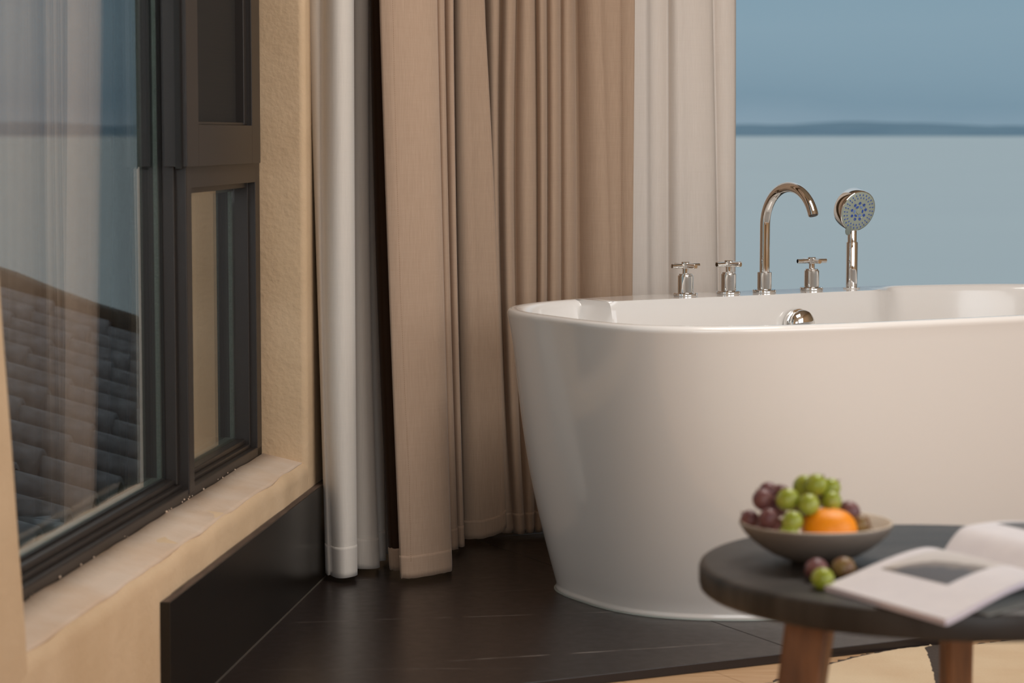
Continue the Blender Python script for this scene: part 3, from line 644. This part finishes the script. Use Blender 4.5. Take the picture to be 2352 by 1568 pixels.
for (ang, ro, rwd, hw, spl) in ((215, .222, -18, .0262, .075), (77, .224, 12, .0185, .03), (334, .222, 15, .0235, .075)):
    a = R(ang); d = Vector((cos(a), sin(a), 0)); s = Vector((-sin(a), cos(a), 0)); tp = d*ro + Vector((0, 0, .434)); bt = d*(ro + spl) + Vector((0, 0, .0038))
    bm = bmesh.new(); rw = R(rwd); u1 = Vector((cos(rw), sin(rw), 0)); u2 = Vector((-sin(rw), cos(rw), 0)); k = .85
    hexa(bm, [bt + u1*hw*k*q1 + u2*hw*k*q2 for q1, q2 in ((-1, -1), (1, -1), (1, 1), (-1, 1))] + [tp + u1*hw*q1 + u2*hw*q2 for q1, q2 in ((-1, -1), (1, -1), (1, 1), (-1, 1))])
    obj('leg', bm, M_leg, tb, bevel=.004)

# rug under the table
M_rug = mat('cream_cowhide', '#c2a98a', rough=.95, vary='#cbb698', vscale=6, bump=.001, bscale=200)
M_rugedge = mat('dark_hide_edge', '#3a302a', rough=.95, bump=.002, bscale=120)
rg = tag(empty('hide_rug', (1.0, 4.0, -.018)), 'cream hide rug with an irregular dark edge under the coffee table', 'rug')
rim = [atZ(x, y, -.016) for x, y in ((1640, 1700), (1690, 1610), (1770, 1568), (1835, 1545), (1904, 1525), (1975, 1506), (2060, 1490), (2143, 1481), (2131, 1489), (2139, 1505), (2146, 1530), (2158, 1575), (2172, 1578), (2182, 1530), (2200, 1484), (2290, 1474), (2400, 1462), (2600, 1480), (2850, 1600), (2900, 2000), (2300, 2400), (1700, 2100))]
def dens(pl, amp, f, grow=0):
    c = sum(pl, Vector())/len(pl); out = []
    for i in range(len(pl)):
        a, b = pl[i], pl[(i+1) % len(pl)]; n = max(2, int((b-a).length/.006)); dd = (b-a).normalized(); nn = Vector((dd.y, -dd.x, 0))
        for k in range(n):
            q = a.lerp(b, k/n); out.append(q + nn*(-grow + amp*noise.noise(q*f)))
    return out
def sheetpoly(nm, pl, z0, z1, m, lab):
    from mathutils.geometry import tessellate_polygon
    flat = [Vector((q.x-1, q.y-4, 0)) for q in pl]; tris = tessellate_polygon([flat]); bm = bmesh.new()
    a = [bm.verts.new((q.x, q.y, z0)) for q in flat]; b = [bm.verts.new((q.x, q.y, z1)) for q in flat]; n = len(flat)
    for t_ in tris:
        try: bm.faces.new([a[k] for k in t_][::-1]); bm.faces.new([b[k] for k in t_])
        except ValueError: pass
    for k in range(n): bm.faces.new((a[k], a[(k+1) % n], b[(k+1) % n], b[k]))
    return obj(nm, bm, m, rg, label=lab)
sheetpoly('dark_edge', dens(rim[:8] + rim[14:], .010, 90, .004), .0, .0022, M_rugedge, 'dark ragged rug edge')
sheetpoly('hide', dens(rim, .003, 60, -.006), .0015, .0036, M_rug, 'cream hide surface')

# ================================================================== BOWL, FRUIT
bc = Vector((.3705, 2.915, TZ))
bw = tag(empty('fruit_bowl', bc), 'shallow grey beige ceramic bowl holding the fruit', 'bowl')
bm = bmesh.new(); lathe(bm, [(.0925, .0487), (.0937, .0478), (.0932, .0455), (.0875, .0360), (.0775, .0262), (.0660, .0175), (.0520, .0092), (.0400, .0045), (.0310, .0025), (.0290, 0), (.0265, 0), (.0260, .0015), (0, .0015)], 72)
M_bout = mat('matt_glaze_shaded_outside', '#7d746c', rough=.5, vary='#756c64', vscale=20); M_bin = mat('matt_cream_glaze', '#dfd2c1', rough=.45, vary='#d8cab8', vscale=20)  # outside glaze is darker: shade under the bowl put into its colour
body = obj('bowl_body', bm, M_bout, bw, smooth='all', label='bowl outside, glaze colour darkened for the shade under it')
bm = bmesh.new(); lathe(bm, [(.0925, .0487), (.0918, .0494), (.0905, .0488), (.0855, .0400), (.0760, .0305), (.0650, .0222), (.0510, .0138), (.0380, .0090), (.0200, .0068), (0, .0064)], 72)
obj('inner_glaze', bm, M_bin, body, smooth='all', label='cream glazed inside and rim')
M_green = mat('green_grape_skin', '#8b982c', rough=.3, vary='#a0a845', vscale=50, sss=.3, spec=.5)
M_red = mat('dusky_red_grape_skin', '#623a40', rough=.42, vary='#7a5250', vscale=60, sss=.15)
M_brown = mat('brownish_red_grape_skin', '#73503a', rough=.4, vary='#857240', vscale=45, sss=.15)
M_stem = mat('dry_grape_stem', '#6b4a32', rough=.8)
M_orange = mat('orange_peel', '#fb9a00', rough=.45, vary='#f49000', vscale=30, bump=.0006, bscale=260, sss=.05)
def grape_mesh(r, el):
    bm = bmesh.new(); n = 14; pr = [(0, -r*el)] + [(r*sin(PI*i/n)*(1 - .03*cos(PI*i/n)), -r*el*cos(PI*i/n)) for i in range(1, n)] + [(0, r*el*.985)]
    lathe(bm, pr, 28); return bm
gm = {}
def grape(px, py, Y, r, m, label, rot=(0, 0, 0), onz=None, group='grapes'):
    r *= 1.10; p = atY(px, py, Y) if onz is None else atZ(px, py, onz)
    g_ = empty('grape', p); g_.rotation_euler = rot
    key = (m.name, round(r, 4))
    if key not in gm:
        o = obj('berry', grape_mesh(r, 1.06), m, g_, smooth='all'); gm[key] = o.data
    else:
        o = bpy.data.objects.new('berry', gm[key]); COL.objects.link(o); o.parent = g_
    bm = bmesh.new(); tube(bm, [Vector((0, 0, r*1.03)), Vector((0.0004, 0, r*1.03+.0018)), Vector((.001, .0005, r*1.03+.003))], [.0012, .0008, .0007], 7); obj('stem_stub', bm, M_stem, g_, smooth=True)
    return tag(g_, label, 'grape', group)
G1 = 'green and red grapes heaped in the fruit bowl'
GR = [
 (1847, 1117, 2.925, .0125, M_green, 'green grape at the top of the heap, left of the topmost one'),
 (1874, 1114, 2.900, .0123, M_green, 'topmost green grape of the heap in the middle'),
 (1907, 1121, 2.915, .0110, M_green, 'green grape at the top right of the heap'),
 (1809, 1147, 2.880, .0125, M_green, 'green grape in the second row touching the red grapes on its left'),
 (1857, 1159, 2.868, .0120, M_green, 'green grape in the middle of the heap directly above the left of the orange'),
 (1909, 1152, 2.900, .0114, M_green, 'green grape sitting directly behind the top of the orange'),
 (1820, 1197, 2.852, .0113, M_green, 'green grape immediately left of the orange'),
 (1811, 1226, 2.850, .0110, M_green, 'lowest green grape half hidden by the front rim of the bowl'),
 (1764, 1129, 2.925, .0108, M_red, 'uppermost dusky red grape at the back left of the heap'),
 (1753, 1148, 2.895, .0118, M_red, 'large dusky red grape on the upper left of the heap'),
 (1793, 1135, 2.925, .0108, M_red, 'red grape peeping out behind the second-row green grape'),
 (1785, 1164, 2.905, .0115, M_red, 'dark red grape in the hollow under the large left red one'),
 (1723, 1193, 2.912, .0105, M_red, 'leftmost red grape lying against the bowl rim'),
 (1766, 1192, 2.872, .0115, M_red, 'red grape second from the left at rim height'),
 (1757, 1216, 2.880, .0100, M_red, 'dark red grape low behind the left front rim'),
 (1790, 1212, 2.868, .0100, M_red, 'dark red grape low between its red and green neighbours at the front'),
 (1838, 1178, 2.905, .0115, M_red, 'dark red grape in the gap between the middle green ones'),
 (1884, 1141, 2.925, .0110, M_red, 'dark grape in the gap under the topmost green one'),
 (1838, 1140, 2.93, .0110, M_green, 'shaded green grape behind the second row'),
 (1950, 1176, 2.915, .0125, M_red, 'plum red grape at the right shoulder of the orange'),
 (1976, 1205, 2.885, .0110, M_brown, 'yellowish brown red grape low at the right of the orange'),
]
for i, (x, y, Y, r, m, lab) in enumerate(GR): grape(x, y, Y, r, m, lab, (R(random.uniform(20, 70)), R(random.uniform(-30, 30)), R(random.uniform(0, 360))), group=G1)
op = atY(1904, 1217, 2.872); og = tag(empty('orange', op), 'bright orange fruit at the front of the bowl', 'orange')
bm = bmesh.new(); n = 28
lathe(bm, [(0, -.0262)] + [(.0336*sin(PI*i/n)**.86, -.0268*cos(PI*i/n)*(1 - .03*abs(cos(PI*i/n))**8)) for i in range(1, n)] + [(0, .0258)], 48)
obj('peel', bm, M_orange, og, smooth='all')
bm = bmesh.new(); lathe(bm, [(0, .0250), (.0025, .0255), (.002, .0268), (0, .0270)], 8); obj('stem_button', bm, M_stem, og, smooth=True)
lastg = [o for o in bpy.data.objects if o.name.startswith('grape') and 'yellowish' in o.get('label', '')][0]
GI = (Matrix.Translation(lastg.location) @ lastg.rotation_euler.to_matrix().to_4x4()).inverted()
bm = bmesh.new()
tube(bm, [atY(1976, 1196, 2.895), atY(1990, 1204, 2.892), atY(2000, 1212, 2.889), atY(2006, 1217, 2.886)], [.0014, .0011, .0009, .0006], 8)
tube(bm, [atY(1988, 1202, 2.893), atY(1996, 1203, 2.900), atY(2003, 1207, 2.905)], [.0010, .0008, .0005], 8)
bmesh.ops.transform(bm, matrix=GI, verts=bm.verts); obj('dry_stem', bm, M_stem, lastg, smooth=True, label='thin dry forked stem')
G2 = 'loose grapes lying on the table'
def tgrape(px, py, r, m, lab, rot): return grape(px, py, 0, r, m, lab, rot, onz=TZ + r, group=G2)
tgrape(1889, 1329, .0118, M_green, 'loose green grape on the table touching the magazine corner', (R(90), 0, R(40)))
tgrape(1875, 1308, .0125, M_red, 'loose red grape on the table behind the loose green one', (R(90), 0, R(150)))
tgrape(1937, 1305, .0125, M_brown, 'loose brownish red grape on the table nearest the bowl foot', (R(90), 0, R(80)))
for o in list(bpy.data.objects):
    if o.name.startswith('grape') and o.get('group') == G2: o.rotation_euler.x = R(90); 

# ================================================================== OPEN MAGAZINE
ml = atZ(1894, 1354, TZ+.0015); mu = atZ(2172, 1435, TZ+.0015) - ml; mv = atZ(2168, 1268, TZ+.012) - ml; ml.z = 0; mu.z = 0; mv.z = 0
mg = tag(empty('open_magazine', (ml.x, ml.y, TZ)), 'open magazine with white pages and a dark landscape photo, lying over the table edge', 'magazine')
M_page = mat('white_coated_paper', '#e2dee1', rough=.5, vary='#dcd8dc', vscale=30)
M_edge = mat('stacked_page_edges', '#c3bccb', rough=.7, vary='#d6d0d8', vscale=900, vstretch=(.02, .02, 1))
M_cover = mat('pale_grey_cover', '#9ca09e', rough=.35)
def lz(v): return .0075 + .0165*sin(PI*min(v/.78, 1)*.5)**1.5*(1 if v < .78 else 1 - ((v-.78)/.22)**2*.60)
def rz_(v): return .0142 + .024*sin(PI*min(v/.20, 1)*.5)*(1 if v < .2 else cos((v-.2)/.8*PI*.5)**.7 if v < 1 else .0) - (0 if v < .3 else .002*(v-.3))
def page_surface(fn, side, u0=0, u1=1, v0=0, v1=1, lift=0, nu=10, nv=30):
    g_ = []
    for i in range(nu+1):
        u = u0 + (u1-u0)*i/nu; row = []
        for j in range(nv+1):
            v = v0 + (v1-v0)*j/nv
            if side < 0: p = mu*u + mv*v; z = fn(v) + .004*u*sin(PI*v)
            else: p = mu*u + mv*(1+v); z = max(fn(v), .006)
            row.append(Vector((p.x, p.y, z + lift)))
        g_.append(row)
    return g_
def slab(nm, top, bot, mats, lab=None):
    bm = bmesh.new(); T = [[bm.verts.new(p) for p in r] for r in top]; B = [[bm.verts.new(p) for p in r] for r in bot]; nu, nv = len(T)-1, len(T[0])-1
    uv = bm.loops.layers.uv.new('UVMap')
    for i in range(nu):
        for j in range(nv):
            f = bm.faces.new((T[i][j], T[i+1][j], T[i+1][j+1], T[i][j+1]))
            for l, (a, b) in zip(f.loops, ((i, j), (i+1, j), (i+1, j+1), (i, j+1))): l[uv].uv = (a/nu, b/nv)
            bm.faces.new((B[i][j], B[i][j+1], B[i+1][j+1], B[i+1][j]))
    for j in range(nv):
        for i in (0, nu):
            f = bm.faces.new((T[i][j], T[i][j+1], B[i][j+1], B[i][j])); f.material_index = 1
    for i in range(nu):
        for j in (0, nv):
            f = bm.faces.new((T[i][j], B[i][j], B[i+1][j], T[i+1][j])); f.material_index = 1
    o = obj(nm, bm, mats, mg, smooth=40, label=lab); return o
def off(gr, dz): return [[Vector((p.x, p.y, p.z+dz)) for p in r] for r in gr]
tl = page_surface(lz, -1); slab('left_page', tl, off(tl, -.0006), [M_page, M_page])
bl = page_surface(lz, -1, lift=-.0007)
slab('left_page_block', bl, [[Vector((p.x, p.y, max(p.z-.0065, .0008))) for p in r] for r in bl], [M_edge, M_edge], 'stack of page edges under the left page')
tr_ = page_surface(rz_, 1, nv=40); slab('right_page', tr_, off(tr_, -.0006), [M_page, M_page])
br = page_surface(lambda v: .012*(1-v*.5), 1, nv=20); slab('right_page_block', br, [[Vector((p.x, p.y, .0008)) for p in r] for r in br], [M_edge, M_edge], 'stack of page edges under the right page')
cvr = [[Vector((p.x, p.y, .0008)) for p in r] for r in page_surface(lz, -1, -.0, 1.02, .32, 1)]; slab('cover', cvr, off(cvr, -.0007), [M_cover, M_cover], 'pale grey glossy cover lying on the table')
def photo_mat():
    m = mat('printed_landscape', '#555555', rough=.4); n = m.node_tree; b = n.nodes['Principled BSDF']
    uvn = n.nodes.new('ShaderNodeUVMap'); uvn.uv_map = 'UVMap'; s = n.nodes.new('ShaderNodeSeparateXYZ'); n.links.new(uvn.outputs[0], s.inputs[0])
    q = n.nodes.new('ShaderNodeTexNoise'); q.inputs['Scale'].default_value = 7; n.links.new(uvn.outputs[0], q.inputs['Vector'])
    # hill outline height as a function of u
    fc = n.nodes.new('ShaderNodeFloatCurve'); cv = fc.mapping.curves[0]
    for x, y in ((.12, .12), (.25, .35), (.5, .52), (.68, .56), (.85, .62)): cv.points.new(x, y)
    cv.points[0].location = (0, .02); cv.points[-1].location = (1, .60); fc.mapping.update(); n.links.new(s.outputs[0], fc.inputs[1])
    d = n.nodes.new('ShaderNodeMath'); d.operation = 'SUBTRACT'; n.links.new(s.outputs[1], d.inputs[0]); n.links.new(fc.outputs[0], d.inputs[1])
    a = n.nodes.new('ShaderNodeMath'); a.operation = 'MULTIPLY_ADD'; a.inputs[1].default_value = .12; n.links.new(q.outputs[0], a.inputs[0]); n.links.new(d.outputs[0], a.inputs[2])
    r = n.nodes.new('ShaderNodeValToRGB'); n.links.new(a.outputs[0], r.inputs[0]); e = r.color_ramp.elements
    a2 = n.nodes.new('ShaderNodeMath'); a2.operation = 'ADD'; a2.inputs[1].default_value = .5; n.links.new(a.outputs[0], a2.inputs[0]); n.links.new(a2.outputs[0], r.inputs[0])
    e[0].position = 0; e[0].color = srgb('#4c4749'); e[1].position = 1; e[1].color = srgb('#d3ccc8')
    for p_, c_ in ((.34, '#4c4749'), (.42, '#7d7169'), (.555, '#8b7f75'), (.58, '#c9c1ba')): k = e.new(p_); k.color = srgb(c_)
    n.links.new(r.outputs[0], b.inputs['Base Color']); return m
ph = page_surface(lz, -1, .10, .66, .36, .93, lift=.00035); slab('printed_photo', ph, off(ph, -.0003), [photo_mat(), M_page], 'printed photo of a dark rocky hill under a pale sky')
ph2 = page_surface(rz_, 1, -.0 + .06, .5, .42, .95, lift=.00035, nv=16); slab('printed_photo', ph2, off(ph2, -.0003), [mat('dark_print', '#4a4644', rough=.4, vary='#5d5753', vscale=30), M_page], 'dark printed photo on the right page')

# ceiling lamp
cl = tag(empty('ceiling_lamp', (1.0, 4.0, 2.6)), 'square warm ceiling lamp above the coffee table, out of the photo', 'lamp')
bm = bmesh.new()
for s0, s1 in (((-.66, -.66), (.66, -.62)), ((-.66, .62), (.66, .66)), ((-.66, -.62), (-.62, .62)), ((.62, -.62), (.66, .62))): prism(bm, [(s0[0], s0[1]), (s1[0], s0[1]), (s1[0], s1[1]), (s0[0], s1[1])], -.12, 0)
obj('lamp_frame', bm, M_ceiling, cl)
bpy.context.view_layer.update()
